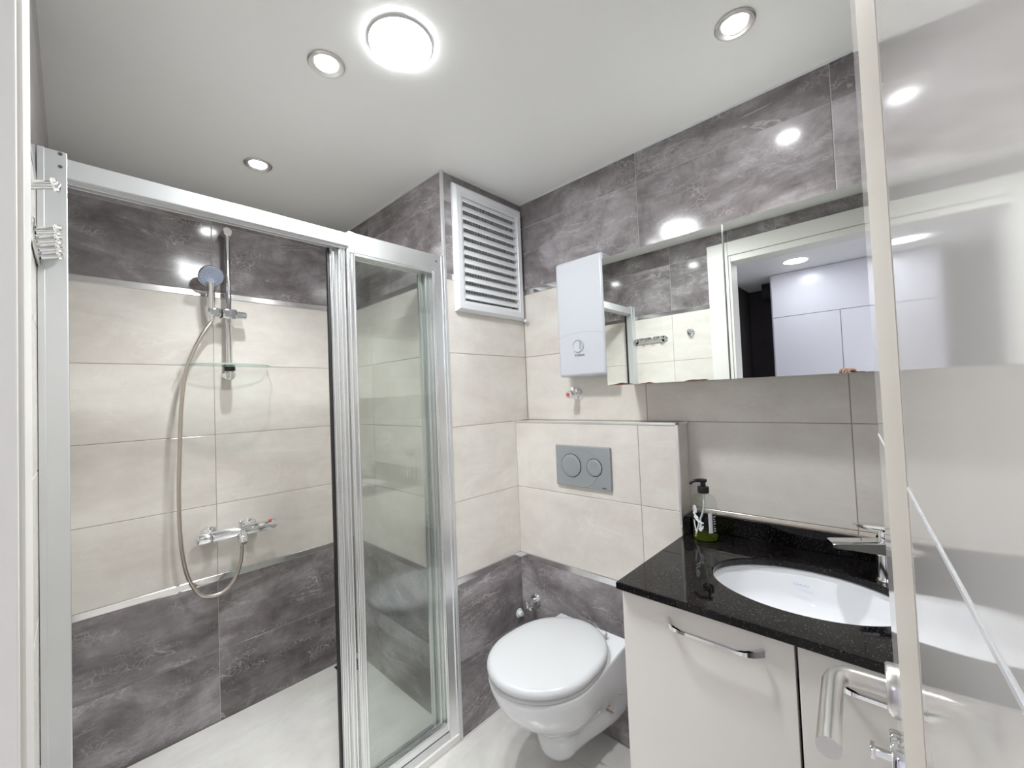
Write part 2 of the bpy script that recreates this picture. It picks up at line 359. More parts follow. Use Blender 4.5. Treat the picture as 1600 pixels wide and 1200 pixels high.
# wall_left : doorway wall (door opening y -.045 .. .725, z 0 .. 2.12)
DO0, DO1, DOZ = -.075, .725, 2.12
t = Tiler(); FC = lambda u, v, d: (d, u, v)
t.region(FC, DO1, YA, 0, H, [1.08, 1.68], Z_ROWS); t.region(FC, DO0, DO1, DOZ, H, [.48], Z_ROWS); t.region(FC, YD, DO0, 0, H, [], Z_ROWS)
t.slab((-.10, DO1, -.12), (-.003, YA, H+.1), 'plaster'); t.slab((-.10, DO0, DOZ), (-.003, DO1, H+.1), 'plaster'); t.slab((-.10, YD-.12, -.12), (-.003, DO0, H+.1), 'plaster')
struct(t.build('wall_left'))
# wall_front : behind the open door
t = Tiler(); t.region(lambda u, v, d: (u, YD+d, v), 0, W, 0, H, [.37, .97], Z_ROWS); t.slab((0, YD-.12, -.12), (W, YD-.003, H+.1), 'grout_light'); struct(t.build('wall_front'))
# ceiling
q = MB(); q.box((-.10, YD-.12, H+.001), (W+.12, YA+.12, H+.09), 'ceiling'); struct(q.build('ceiling'))
# ceiling edge bead (pvc profile along the walls)
q = MB()
q.box((W-.006, YD, H-.004), (W, YG, H+.002), 'white_plastic'); q.box((XC, YG-.006, H-.004), (W-.006, YG, H+.002), 'white_plastic'); q.box((XC-.006, YG-.006, H-.004), (XC, YA, H+.002), 'white_plastic')
struct(q.build('trim_1'))
# column corner profile and ledge edge profiles
q = MB(); q.box((XC-.0035, YG-.0035, 0), (XC+.009, YG+.009, H-.004), 'alu_matte', .002); struct(q.build('trim_2'))
q = MB(); q.box((LX-.003, LY-.003, LZ-.006), (LX+.008, YG, LZ+.003), 'alu', .0015); q.box((LX-.003, LY-.003, .87), (LX+.006, LY+.006, LZ+.003), 'alu', .0015); q.box((LX, LY-.003, LZ-.006), (W, LY+.004, LZ+.003), 'alu', .0015); struct(q.build('trim_3'))

# door casing and frame
q = MB(); J0, J1, JZ = -.045, .712, 2.084
q.box((0, .726, 0), (.014, .842, 2.204), 'casing', .003); q.box((0, DO0-.085, 0), (.014, DO0-.001, 2.204), 'casing', .003); q.box((0, DO0-.0, 2.121), (.014, .726, 2.204), 'casing', .003)
q.box((-.10, J1, 0), (.009, .7245, 2.119), 'casing', .002); q.box((-.10, DO0, 0), (.009, J0, 2.119), 'casing', .002); q.box((-.10, J0, JZ), (.009, J1, 2.119), 'casing', .002)
q.box((-.114, J1, 0), (-.10, .80, 2.16), 'casing', .003); q.box((-.114, -.16, 0), (-.10, J0, 2.16), 'casing', .003); q.box((-.114, J0, JZ), (-.10, J1, 2.16), 'casing', .003)
struct(q.build('trim_4'))

# hall behind the doorway, seen in the mirror
HX, HH = -1.6, 2.324
q = MB(); q.box((HX-.7, -1.2, -.12), (-.10, 2.4, 0), 'floor_tile'); struct(q.build('floor_hall'))
q = MB(); q.box((HX-.7, -1.2, HH), (-.10, 2.4, HH+.1), 'ceiling'); struct(q.build('ceiling_hall'))
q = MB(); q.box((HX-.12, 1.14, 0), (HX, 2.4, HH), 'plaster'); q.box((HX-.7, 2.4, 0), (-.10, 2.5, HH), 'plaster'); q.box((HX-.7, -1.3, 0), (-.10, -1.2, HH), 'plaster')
q.box((HX-.7, .84, 0), (HX-.6, 1.3, HH), 'darkhall'); q.box((HX-.7, 1.14, 0), (HX-.12, 1.2, HH), 'darkhall')  # corridor walls coloured dark grey
struct(q.build('wall_hall'))

# ================================================================== large fixtures
# ------------------------------------------------------------------ room door, open into the bathroom
th = math.radians(4.19); DV = Vector((math.cos(th), math.sin(th), 0)); NV = Vector((-math.sin(th), math.cos(th), 0)); DB = Vector((0.05156, -0.02194, 0))
DM = frame(DB, DV, NV, (0, 0, 1))           # local: x along the leaf, y out of its visible face, z up
q = MB(); q.box((-.036, -.04, .012), (.643, 0, 2.062), 'white_lacq', .0015, DM); door = q.build('door_1'); struct(door)
q = MB(); q.box((.323, -.001, .013), (.523, .0004, 2.061), 'satin_cream', .0003, DM); kid_of_mesh(q.build('satin_strip'), door)
q = MB()
for a, b in ((-.035, .3225), (.5235, .6425)): q.box((a, -.001, 1.2795), (b, .0005, 1.2815), 'white_plastic', .0002, DM)
kid_of_mesh(q.build('inlay_line'), door)
q = MB()
LT = lambda *p: DM @ Vector(p)
HZ = 1.012
q.lathe([(.026, 0), (.026, .006), (.0245, .0085), (.012, .009)], LT(.600, 0, HZ), NV, 'brushed', 40)
q.tube([LT(.600, .008, HZ), LT(.600, .036, HZ), LT(.597, .045, HZ), LT(.589, .0515, HZ), LT(.577, .054, HZ), LT(.53, .054, HZ), LT(.472, .054, HZ)], .0098, 'brushed', 24)
kid_of_mesh(q.build('door_handle'), door)['label'] = 'brushed steel lever handle'
q = MB(); q.lathe([(.026, 0), (.026, .006), (.0245, .0085), (.004, .009)], LT(.600, 0, HZ-.072), NV, 'chrome', 32); q.box((-.0035, -.012, -.0035), (.0035, .012, .0035), 'chrome', .001, DM @ Matrix.Translation((.600, .014, HZ-.072)))
q.box((-.008, -.001, -.005), (.008, .003, .005), 'chrome', .001, DM @ Matrix.Translation((.600, .0225, HZ-.072)))
kid_of_mesh(q.build('door_lock'), door)

# ------------------------------------------------------------------ shower screen
scr = thing('shower_screen', 'sliding glass shower screen with aluminium frame, three panels pushed to the right', 'shower screen', (.55, 1.36, 0))
q = MB(); q.box((.046, 1.34, 1.870), (.700, 1.392, 1.914), 'alu_matte', .002); q.box((.046, 1.352, 1.862), (.70, 1.356, 1.872), 'alu_matte'); q.box((.046, 1.372, 1.862), (.70, 1.376, 1.872), 'alu_matte'); q.build('top_rail', scr)
q = MB(); q.box((.694, 1.335, 1.849), (1.043, 1.396, 1.918), 'alu', .002)
for y in (1.3375, 1.353, 1.3705, 1.388): q.box((.70, y, 1.842), (1.043, y+.0025, 1.852), 'alu')
q.box((.692, 1.333, 1.847), (.712, 1.398, 1.920), 'alu_matte', .003); q.build('header', scr)
q = MB(); q.box((.001, 1.338, .03), (.0465, 1.392, 1.926), 'alu_matte', .002); q.box((.001, 1.3365, .03), (.012, 1.3395, 1.926), 'alu_matte', .001)
for z in (1.891, 1.920): q.lathe([(.0035, 0), (.0035, .0015), (.001, .002)], (.036, 1.3385, z), (0, -1, 0), 'screw', 14)
pl = q.build('wall_profile', scr)
q = MB(); q.box((.0455, 1.378, .09), (.0467, 1.3915, 1.87), 'gasket'); q.build('gasket', pl)
q = MB(); q.box((1.043, 1.338, .03), (XC-.004, 1.396, 1.918), 'alu', .002); q.box((1.079, 1.334, .03), (XC-.004, 1.34, 1.918), 'alu', .001)
for z in (1.893,): q.lathe([(.0035, 0), (.0035, .0015), (.001, .002)], (1.055, 1.3385, z), (0, -1, 0), 'screw', 14)
q.build('wall_profile', scr)
q = MB(); q.box((.0465, 1.34, .029), (1.043, 1.392, .066), 'alu_matte', .002)
for y in (1.34, 1.356, 1.373, 1.389): q.box((.0465, y, .06), (1.043, y+.003, .088), 'alu')
q.build('bottom_rail', scr)
q = MB(); q.box((.0, 1.332, 0), (XC-.004, 1.398, .029), 'silicone', .003); q.build('threshold', scr)
def panel(y, xl, xr, wl, wr, gask, stile='alu_stile'):
    q = MB(); d = .0065; z0, z1 = .072, 1.862
    for a, b in ((xl, xl+wl), (xr-wr, xr)):
        q.box((a, y-d, z0), (b, y+d, z1), stile, .0025)
        mid = (a+b)/2
        q.cyl((a+.006, y-d-.001, z0), (a+.006, y-d-.001, z1), .0042, stile, 12); q.cyl((b-.006, y-d-.001, z0), (b-.006, y-d-.001, z1), .0042, stile, 12)
    q.box((xl+wl, y-d*.7, z0), (xr-wr, y+d*.7, z0+.022), stile, .001); q.box((xl+wl, y-d*.7, z1-.02), (xr-wr, y+d*.7, z1), stile, .001)
    o = q.build('sliding_panel', scr)
    g = MB(); g.box((xl+wl-.001, y-.002, z0+.018), (xr-wr+.001, y+.002, z1-.016), 'glass'); g.build('glass_pane', o)
    if gask:
        g = MB(); g.box((xl-.008, y-.008, z0), (xl, y+.008, z1), 'gasket', .002); g.build('gasket', o)
    return o
panel(1.3825, .645, 1.025, .028, .030, True)
panel(1.3645, .668, 1.042, .023, .030, False)
panel(1.3465, .690, 1.042, .028, .006, False)

# ------------------------------------------------------------------ vanity cabinet
van = thing('vanity_cabinet', 'cream gloss vanity cabinet with two doors under the black stone top', 'cabinet', (1.3, .18, 0))
VX = 1.04
q = MB(); q.box((VX+.019, YD+.004, .10), (W-.002, .566, .115), 'vanity_body')
q.box((VX+.019, .548, .0), (W-.002, .566, .829), 'vanity'); q.box((VX+.019, YD+.004, .0), (W-.002, YD+.022, .829), 'vanity')
q.box((W-.02, YD+.022, .115), (W-.002, .548, .60), 'vanity_body'); q.box((VX+.019, YD+.022, .80), (VX+.06, .548, .829), 'vanity_body'); q.box((VX+.05, YD+.022, 0), (VX+.065, .548, .10), 'vanity_body'); q.build('carcass', van)
def vdoor(y0, y1, hy0, hy1):
    q = MB(); q.box((VX, y0, .06), (VX+.018, y1, .826), 'vanity', .0015); d = q.build('door', van)
    q = MB(); z = .783; n = 15; top = []; 
    prof = []
    for k in range(n):                       # flat bowed bar handle, thin in the middle and flared at its feet
        u = k/(n-1); y = hy0+(hy1-hy0)*u; e = abs(2*u-1)
        off = .030*(1-max(0, (e-.62)/.38)**2.0)+.001
        hw = .0042+.0052*max(0, (e-.62)/.38)
        prof.append((VX-off, y, hw))
    rg = []
    for k, (x, y, hw) in enumerate(prof):
        a = Vector(prof[max(k-1, 0)][:2]); b = Vector(prof[min(k+1, n-1)][:2]); t = (b-a).normalized(); nn = Vector((t.y, -t.x))*.0028
        if nn.x > 0: nn = -nn
        rg.append([(x-nn.x*.9, y-nn.y*.9, z-hw), (x+nn.x, y+nn.y, z-hw*.8), (x+nn.x, y+nn.y, z+hw*.8), (x-nn.x*.9, y-nn.y*.9, z+hw)])
    q.rings(rg, 'chrome'); q.build('handle', d)['label'] = 'chrome bow handle'
vdoor(.187, .566, .242, .448); vdoor(YD+.006, .1815, -.055, .126)

# ------------------------------------------------------------------ stone worktop with oval cut-out and upstand
BX, BY, BAX, BAY = 1.272, .205, .154, .202
ctr = thing('worktop', 'black speckled granite vanity worktop with low upstand', 'worktop', (1.3, .18, .832))
q = MB(); n = 96; x0, x1, y0, y1 = 1.017, W-.001, YD+.002, LY-.006; zt, zb = .85, .8305
def recthit(a):
    c, s_ = math.cos(a), math.sin(a); tt = 9
    for lim, comp in ((x1-BX, c), (x0-BX, c), (y1-BY, s_), (y0-BY, s_)):
        if abs(comp) > 1e-9 and lim/comp > 0: tt = min(tt, lim/comp)
    return (BX+c*tt, BY+s_*tt)
angs = sorted([2*PI*k/n for k in range(n)]+[math.atan2(yy-BY, xx-BX) % (2*PI) for xx in (x0, x1) for yy in (y0, y1)])
R0 = [recthit(a) for a in angs]
def el(a, k=0.0):
    c, s_ = math.cos(a), math.sin(a); r = 1/math.sqrt((c/(BAX+k))**2+(s_/(BAY+k))**2); return (BX+c*r, BY+s_*r)
ins = lambda p, e: (min(max(p[0], x0+e), x1-e), min(max(p[1], y0+e), y1-e))
q.rings([[(*el(a, .004), zb) for a in angs], [(*el(a), zb+.003) for a in angs], [(*el(a), zt-.003) for a in angs], [(*el(a, .003), zt) for a in angs], [(*ins(p, .002), zt) for p in R0], [(*p, zt-.002) for p in R0], [(*p, zb+.002) for p in R0], [(*ins(p, .002), zb) for p in R0], [(*el(a, .004), zb) for a in angs]], 'granite', False, False, False)
q.build('slab', ctr)
q = MB(); q.box((W-.021, YD+.002, .8505), (W-.001, LY-.006, .909), 'granite', .0015); q.build('upstand', ctr)
q = MB(); q.box((LX+.004, LY-.026, .8505), (W-.0215, LY-.006, .909), 'granite', .0015); q.build('upstand', ctr)
q = MB(); q.box((W-.012, YD+.002, .9095), (W-.001, LY-.006, .9115), 'grout_beige'); q.build('silicone_bead', ctr)

# ------------------------------------------------------------------ under-mounted basin
bas = thing('washbasin', 'white oval undermount washbasin set in the black worktop', 'basin', (BX, BY, .70))
q = MB(); seg = 72
def ering(k, z, f=1.0): return [(BX+(BAX+k)*f*math.cos(2*PI*i/seg), BY+(BAY+k)*f*math.sin(2*PI*i/seg), z) for i in range(seg)]
inner = [(.028, .8295, 1), (.012, .8298, 1), (.0055, .829, 1), (.004, .826, 1), (0, .80, 1), (-.006, .775, 1)]
rg = [ering(k, z, f) for k, z, f in inner]
for j in range(1, 11):
    a = j/10*PI/2; rg.append(ering(-.006, .775-.085*math.sin(a)**1.3, max(math.cos(a)**.62, .13) if j < 10 else .13))
rg.append(ering(-.006, .676, .128))
out = [ering(.012, .775, 1)]+[ering(.012, .770-.105*math.sin(j/8*PI/2)**1.3, max(math.cos(j/8*PI/2)**.62, .16)) for j in range(1, 9)]
q.rings(list(reversed(rg))+[ering(.028, .815, 1)]+out, 'ceramic', True, True, True); q.build('bowl', bas)
q = MB(); q.lathe([(.023, 0), (.023, .003), (.016, .0045), (.015, .003), (.002, .004)], (BX, BY, .6862), (0, 0, 1), 'chrome', 32); q.build('drain', bas)
# maker's small stamp on the rear slope of the bowl
text('stamp', 'TURKUAZ', .008, frame((1.4105, .232, .795), (0, -1, 0), (.30, 0, .954), (-.954, 0, .30)), 'blue_ink', bas)['label'] = 'faint blue stamp'

# ------------------------------------------------------------------ wall hung toilet
TY = .955
toi = thing('toilet', 'white wall-hung toilet with closed lid between column and vanity', 'toilet', (LX, TY, 0))
def half(xf, w, wr, n=26):
    """outline half of a D shape: from the wall to the front tip"""
    L = LX-.001-xf; pts = []; s0 = max(0.35, 1-w/L*1.05)
    for k in range(n//2):
        u = k/(n//2)*s0; tt = u/s0; tt = tt*tt*(3-2*tt); pts.append((LX-.001-u*L, wr+(w-wr)*tt))
    for k in range(n//2+1):
        a = k/(n//2)*PI/2; pts.append((LX-.001-(s0+(1-s0)*math.sin(a))*L, w*max(math.cos(a), 0)**.92))
    return pts
def outline(xf, w, wr, z):
    h = half(xf, w, wr); return [(x, TY+y, z) for x, y in h]+[(x, TY-y, z) for x, y in reversed(h[:-1])]
S = [(.408, .978, .1745, .158), (.4055, .972, .180, .161), (.396, .970, .181, .161), (.372, .975, .179, .161), (.34, .988, .175, .160), (.30, 1.014, .165, .159), (.265, 1.052, .148, .156), (.235, 1.090, .126, .152), (.21, 1.118, .106, .147), (.185, 1.138, .090, .141), (.15, 1.152, .078, .132), (.115, 1.160, .070, .114), (.098, 1.166, .064, .100), (.090, 1.182, .052, .085)]
q = MB(); rg = [outline(xf, w, wr, z) for z, xf, w, wr in S]; q.rings(rg, 'ceramic'); q.build('bowl', toi, sharp=60)
def egg(xr, xf, w, k=0.0, n=56):
    pts = []; cx = xf+.205; 
    for i in range(n):
        a = 2*PI*i/n; c, s_ = math.cos(a), math.sin(a)
        if c < 0: x = cx+c*(cx-xf+k); y = s_*(w+k)
        else: x = cx+abs(c)**.72*(xr-cx+k); y = s_*(w+k)*(1-.10*abs(c)**2.2)
        pts.append((x, TY+y))
    return pts
LR, LF, LW = 1.432, .962, .186
q = MB(); E = lambda k, z: [(x, y, z) for x, y in egg(LR, LF, LW, k)]
q.rings([E(-.012, .4085), E(-.004, .410), E(-.0025, .414), E(-.004, .4215), E(-.012, .423)], 'seat_plastic'); q.build('seat', toi, sharp=70)
q = MB(); q.rings([E(-.008, .4238), E(-.001, .4255), E(.001, .431), E(0, .440), E(-.005, .4475), E(-.014, .452), E(-.034, .4545), E(-.07, .4558), E(-.12, .4563), E(-.17, .4565)], 'seat_plastic'); q.build('lid', toi, sharp=70)
for s_ in (-.075, .075):
    q = MB(); q.cyl((LR-.004, TY+s_-.016, .427), (LR-.004, TY+s_+.016, .427), .011, 'seat_plastic', 20, .002); q.box((LR-.012, TY+s_-.012, .4085), (LR+.012, TY+s_+.012, .424), 'seat_plastic', .003); q.build('hinge', toi)
for (y, z, x) in ((0, .232, 1.345), (0, .215, 1.348), (0, .252, 1.405), (0, .248, 1.412)):
    q = MB(); q.box((x-.004, TY-.157, z-.003), (x+.004, TY-.120, z+.003), 'brown_ink', .001); q.build('sticker_mark', toi)

# ------------------------------------------------------------------ mirror cabinet
MX, MZ0, MZ1 = 1.37, 1.366, 1.826
mc = thing('mirror_cabinet', 'wide mirror-fronted wall cabinet above the basin', 'mirror cabinet', (1.47, .28, MZ0))
q = MB(); q.box((MX+.020, YD+.004, MZ0+.002), (W-.0015, .774, MZ1-.002), 'carcass', .001); q.build('carcass', mc)
for a, b in ((.3705, .774), (-.035, .3665), (YD+.006, -.039)):
    q = MB(); q.box((MX+.0045, a, MZ0), (MX+.0195, b, MZ1), 'carcass', .0008); d = q.build('door', mc)
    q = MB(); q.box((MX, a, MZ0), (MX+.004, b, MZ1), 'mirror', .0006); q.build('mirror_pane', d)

# ------------------------------------------------------------------ instantaneous water heater
HY0, HY1, HZ0, HZ1, HXF = .836, 1.066, 1.412, 1.896, 1.476
wh = thing('water_heater', 'white electric water heater on the tiles left of the mirror cabinet', 'water heater', (W, (HY0+HY1)/2, HZ0))
q = MB(); q.box((HXF, HY0, HZ0), (W-.012, HY1, HZ1), 'heater_white', .012, seg=3); q.box((W-.016, HY0+.01, HZ0+.01), (W-.001, HY1-.01, HZ1-.01), 'heater_white'); q.build('shell', wh)
hc = (HY0+HY1)/2
q = MB(); n = 24   # curved seam across the lower front
for k in range(n):
    a, b = k/n, (k+1)/n; zz = lambda u: HZ0+.164+.014*(1-(2*u-1)**2)
    q.face([(HXF-.0004, HY1-.003-(HY1-HY0-.006)*a, zz(a)), (HXF-.0004, HY1-.003-(HY1-HY0-.006)*b, zz(b)), (HXF-.0004, HY1-.003-(HY1-HY0-.006)*b, zz(b)+.0018), (HXF-.0004, HY1-.003-(HY1-HY0-.006)*a, zz(a)+.0018)], 'heater_grey')
q.build('seam', wh)
dy, dz, dr = hc+.012, HZ0+.125, .027
q = MB(); q.lathe([(dr, -.001), (dr, .0035), (dr-.0015, .005)], (HXF, dy, dz), (-1, 0, 0), 'heater_white', 40)
dl = q.build('dial', wh)
q = MB()
for k in range(26):          # printed ring, open at the lower right
    a0, a1 = math.radians(-20+k*9), math.radians(-11+k*9); w0 = .0014+.0022*math.sin(k/25*PI)
    P = lambda a, r: (HXF-.0056, dy+math.cos(a)*r, dz+math.sin(a)*r)
    q.face([P(a0, dr-.004), P(a1, dr-.004), P(a1, dr-.004-w0), P(a0, dr-.004-w0)], 'dial_grey')
q.box((HXF-.0066, dy-.0135, dz-.0165), (HXF-.005, dy-.0095, dz+.019), 'dial_grey', .0008)
q.build('dial_mark', dl)
text('lettering', 'Vaillant', .0165, frame((HXF-.0006, hc+.008, HZ0+.0865), (0, -1, 0), (0, 0, 1), (-1, 0, 0)), 'heater_ink', wh)

# ------------------------------------------------------------------ flush plate
fp = thing('flush_plate', 'satin grey dual flush plate on the beige tiled ledge above toilet', 'flush plate', (LX, .967, 1.044))
q = MB(); fy0, fy1, fz0, fz1 = .836, 1.097, .960, 1.128
q.box((LX-.013, fy0, fz0), (LX-.0005, fy1, fz1), 'flush', .004); pl = q.build('plate', fp)
q = MB(); q.lathe([(.082, -.001), (.0805, .0012), (.06, -.0005), (.001, -.001)], (LX-.013, .967, 1.044), (-1, 0, 0), 'flush', 64); q.build('dished_ring', fp)
for yy, r in ((1.017, .046), (.907, .0335)):
    q = MB(); q.lathe([(r+.0025, 0), (r+.0022, .0018), (r, .0016)], (LX-.0128, yy, 1.046), (-1, 0, 0), 'void', 48); q.lathe([(r, 0), (r, .003), (r-.0025, .0045), (r*.6, .0036), (.001, .0028)], (LX-.0128, yy, 1.046), (-1, 0, 0), 'flush', 48); q.build('button', fp)
text('lettering', 'visam', .0085, frame((LX-.0134, .866, .9695), (0, -1, 0), (0, 0, 1), (-1, 0, 0)), 'void', fp)

# ------------------------------------------------------------------ louvred vent on the column
vg = thing('vent_grille', 'white louvred vent grille high on the tiled column', 'vent', (1.346, YG, 1.97))
vx0, vx1, vz0, vz1 = 1.139, 1.556, 1.702, 2.240; fw = .047
yf, yb = YG-.024, YG-.001
q = MB()
def fr(x0, x1, z0, z1, i): return [(x0+i, z0+i), (x1-i, z0+i), (x1-i, z1-i), (x0+i, z1-i)]
rgs = []
for ins_, y in ((0, yb), (0, yf+.012), (.010, yf+.002), (.012, yf), (fw-.012, yf), (fw-.010, yf+.003), (fw, yf+.006), (fw, yb)):
    rgs.append([(x, y, z) for x, z in fr(vx0, vx1, vz0, vz1, ins_)])
q.rings(rgs, 'white_plastic', False, False, False); q.build('frame', vg)
q = MB(); ix0, ix1, iz0, iz1 = vx0+fw-.002, vx1-fw+.002, vz0+fw-.002, vz1-fw+.002
q.box((ix0, yb-.001, iz0), (ix1, yb, iz1), 'void'); 
nx = 36
for k in range(nx): x = ix0+(k+.5)/nx*(ix1-ix0); q.box((x-.0016, yb-.0045, iz0), (x+.0016, yb-.003, iz1), 'carcass')
for k in range(48): z = iz0+(k+.5)/48*(iz1-iz0); q.box((ix0, yb-.0030, z-.0007), (ix1, yb-.0016, z+.0007), 'carcass')
q.build('insect_mesh', vg)
ns = 12; pitch = (iz1-iz0)/ns
for k in range(ns):
    z = iz1-(k+.0)*pitch
    q = MB(); q.prism([(yb-.005, z-.001), (yb-.0065, z+.001), (yf+.003, z-.0185), (yf+.001, z-.027), (yf+.0035, z-.027), (yf+.0055, z-.0195)], 'x', ix0, ix1, 'white_plastic'); q.build('slat', vg)
q = MB(); q.lathe([(.0085, 0), (.0085, .012), (.006, .016), (.001, .016)], (1.548, YG-.024, 1.700), (0, -1, 0), 'white_plastic', 16); q.build('pull_knob', vg)

# ------------------------------------------------------------------ ceiling lamps
cl = thing('ceiling_light', 'large round white flush ceiling light panel', 'ceiling light', (.647, .914, H))
q = MB(); q.lathe([(.081, 0), (.081, .004), (.0795, .0055), (.0785, .005)], (.647, .914, H), (0, 0, -1), 'white_plastic', 64, cap1=False); q.build('rim', cl)
q = MB(); q.lathe([(.079, 0), (.0788, .0018), (.001, .002)], (.647, .914, H-.0045), (0, 0, -1), 'lamp_panel', 64); q.build('diffuser', cl)
def dlight():
    o = thing('downlight', '', 'downlight', (0, 0, H), 'recessed ceiling downlights')
    q = MB(); q.lathe([(.048, 0), (.048, .003), (.045, .006), (.040, .0062), (.031, .0015), (.029, .0005)], (0, 0, H), (0, 0, -1), 'brushed', 48, cap1=False); q.build('ring', o)
    q = MB(); q.lathe([(.0295, 0), (.0293, .0008), (.001, .0012)], (0, 0, H-.0008), (0, 0, -1), 'lamp_spot', 40); q.build('lens', o)
    ld = bpy.data.lights.new('downlight_beam', 'SPOT'); ld.energy = W_SPOT; ld.color = (.95, .98, 1.0); ld.spot_size = math.radians(104); ld.spot_blend = 1.0; ld.shadow_soft_size = .026
    lo = bpy.data.objects.new('downlight_beam', ld); COL.objects.link(lo); lo.location = (0, 0, -.006); lo.parent = o
    return o
def copy_thing(src, loc, label=None, group=None):
    r = src.copy(); COL.objects.link(r); r.location = loc
    if label: r['label'] = label
    for ch in src.children:
        c2 = ch.copy(); COL.objects.link(c2); c2.parent = r; c2.matrix_parent_inverse = ch.matrix_parent_inverse.copy()
        for g in ch.children:
            d2 = g.copy(); COL.objects.link(d2); d2.parent = c2; d2.matrix_parent_inverse = g.matrix_parent_inverse.copy()
    return r
d0 = dlight()
spots = [((.551, 1.776, H), 'chrome-ringed downlight over the shower, lowest in view on the ceiling'), ((.538, 1.114, H), 'chrome-ringed downlight right beside the large round ceiling light'), ((1.231, .273, H), 'downlight above the basin and mirror cabinet')]
for i, (p, lb) in enumerate(spots):
    if i == 0: d0.location = p; d0['label'] = lb
    else: copy_thing(d0, p, lb)

# ================================================================== shower fittings
# ------------------------------------------------------------------ riser rail with slider
SX, SY = .527, YA-.055
sr = thing('shower_rail', 'chrome riser rail on the shower wall with a sliding bracket', 'shower rail', (SX, YA, 1.5))
q = MB(); q.cyl((SX, SY, 1.50), (SX, SY, 2.125), .0115, 'chrome', 24); q.build('bar', sr)
q = MB(); q.cyl((SX, YA-.001, 2.118), (SX, SY-.016, 2.118), .019, 'chrome', 28, .003); q.build('wall_mount', sr)
q = MB(); q.cyl((SX, YA-.001, 1.483), (SX, SY-.016, 1.483), .019, 'chrome', 28, .003); q.cyl((SX, SY, 1.466), (SX, SY, 1.503), .0165, 'chrome', 28, .003); q.build('wall_mount', sr)
q = MB(); q.cyl((SX, SY, 1.503), (SX, SY, 1.521), .0215, 'black', 28, .002); q.box((SX-.014, SY, 1.507), (SX+.014, YA-.03, 1.518), 'black', .002); q.build('shelf_clamp', sr)
q = MB(); SZ = 1.752
q.box((SX-.026, SY-.022, SZ-.022), (SX+.030, SY+.018, SZ+.022), 'chrome', .008, seg=3)
q.cyl((SX+.024, SY-.001, SZ), (SX+.068, SY-.001, SZ), .0165, 'chrome', 28, .003, .0155)
q.box((SX-.031, SY-.017, SZ-.019), (SX-.0255, SY+.014, SZ+.019), 'black', .002)
q.box((SX-.078, SY-.024, SZ-.018), (SX-.030, SY+.010, SZ+.020), 'chrome', .008, seg=3); q.build('slider', sr)
# ------------------------------------------------------------------ hand shower resting in the slider
hd = thing('hand_shower', 'chrome hand shower with blue-grey spray face, held by the rail bracket', 'hand shower', (SX-.06, SY-.01, SZ))
hx = SX-.066
q = MB(); q.tube([(hx+.004, SY-.006, SZ-.022), (hx+.002, SY-.010, SZ+.02), (hx, SY-.016, SZ+.06), (hx-.001, SY-.025, SZ+.095), (hx-.001, SY-.034, SZ+.125)], [.011, .013, .0155, .0145, .012, .013], 'chrome', 20, 4); q.build('handle', hd)
hn = Vector((.10, -.84, -.53)).normalized(); hcn = Vector((hx-.001, SY-.032, SZ+.150))
q = MB(); q.lathe([(.012, -.030), (.034, -.022), (.045, -.010), (.0475, -.002), (.0475, .002), (.045, .005)], hcn, hn, 'chrome', 44, cap1=False); q.build('head', hd)
q = MB(); q.lathe([(.0455, .0035), (.043, .0062), (.001, .0066)], hcn, hn, 'grey_rubber', 44)
u = hn.orthogonal().normalized(); v = hn.cross(u)
for r, c in ((.011, 6), (.023, 12), (.035, 18)):
    for k in range(c):
        a = 2*PI*k/c; p = hcn+u*math.cos(a)*r+v*math.sin(a)*r
        q.cyl(p+hn*.0062, p+hn*.0078, .0014, 'white_plastic', 8)
q.build('spray_face', hd)
# ------------------------------------------------------------------ hose
q = MB(); q.tube([(hx+.004, SY-.005, SZ-.018), (hx+.001, SY-.004, SZ-.040), (.435, SY-.008, 1.665), (.402, SY-.010, 1.59), (.373, SY-.012, 1.50), (.356, SY-.012, 1.36), (.349, SY-.012, 1.20), (.343, SY-.012, 1.02), (.344, SY-.012, .87), (.351, SY-.012, .755), (.370, SY-.012, .655), (.405, SY-.013, .583), (.443, SY-.014, .563), (.486, SY-.015, .566), (.525, SY-.016, .603), (.548, SY-.016, .665), (.556, SY-.015, .72), (.556, SY-.014, .757)], .0073, 'hose', 12, 6)
hs = q.build('hose')
hs2 = thing('shower_hose', 'bronze-tinted steel shower hose hanging in a loop below the mixer', 'shower hose', (.45, SY, .9)); hs.parent = hs2; hs.matrix_parent_inverse = Matrix.Translation(-Vector(hs2.location))
q = MB(); q.cyl((hx+.004, SY-.005, SZ-.040), (hx+.004, SY-.006, SZ-.012), .0095, 'chrome', 18, .002, .011); q.build('nut', hs2)
q = MB(); q.cyl((.556, SY-.014, .740), (.556, SY-.014, .770), .0105, 'chrome', 18, .002); q.build('nut', hs2)
# ------------------------------------------------------------------ glass shelf on the rail's lower bracket
sh = thing('glass_shelf', 'small rounded clear glass shelf clipped to the foot of the rail', 'shelf', (SX, YA, 1.525))
pts = [(SX-.158, YA-.012), (SX-.168, YA-.05)]
for k in range(0, 13): a = PI-k/12*PI; pts.append((SX+.162*math.cos(a)*.92, YA-.065-.085*math.sin(a)))
pts += [(SX+.168, YA-.05), (SX+.158, YA-.012)]
q = MB(); q.prism(pts, 'z', 1.5225, 1.5285, 'shelf_glass'); q.build('pane', sh)
q = MB(); oo = [Vector((p[0], p[1])) for p in pts]; cc = Vector((SX, YA-.06))
rg = []
for p in oo:
    o_ = p+(p-cc).normalized()*.0004; i_ = p-(p-cc).normalized()*.0010
    rg.append([(o_.x, o_.y, 1.5223), (o_.x, o_.y, 1.5287), (i_.x, i_.y, 1.5287), (i_.x, i_.y, 1.5223)])
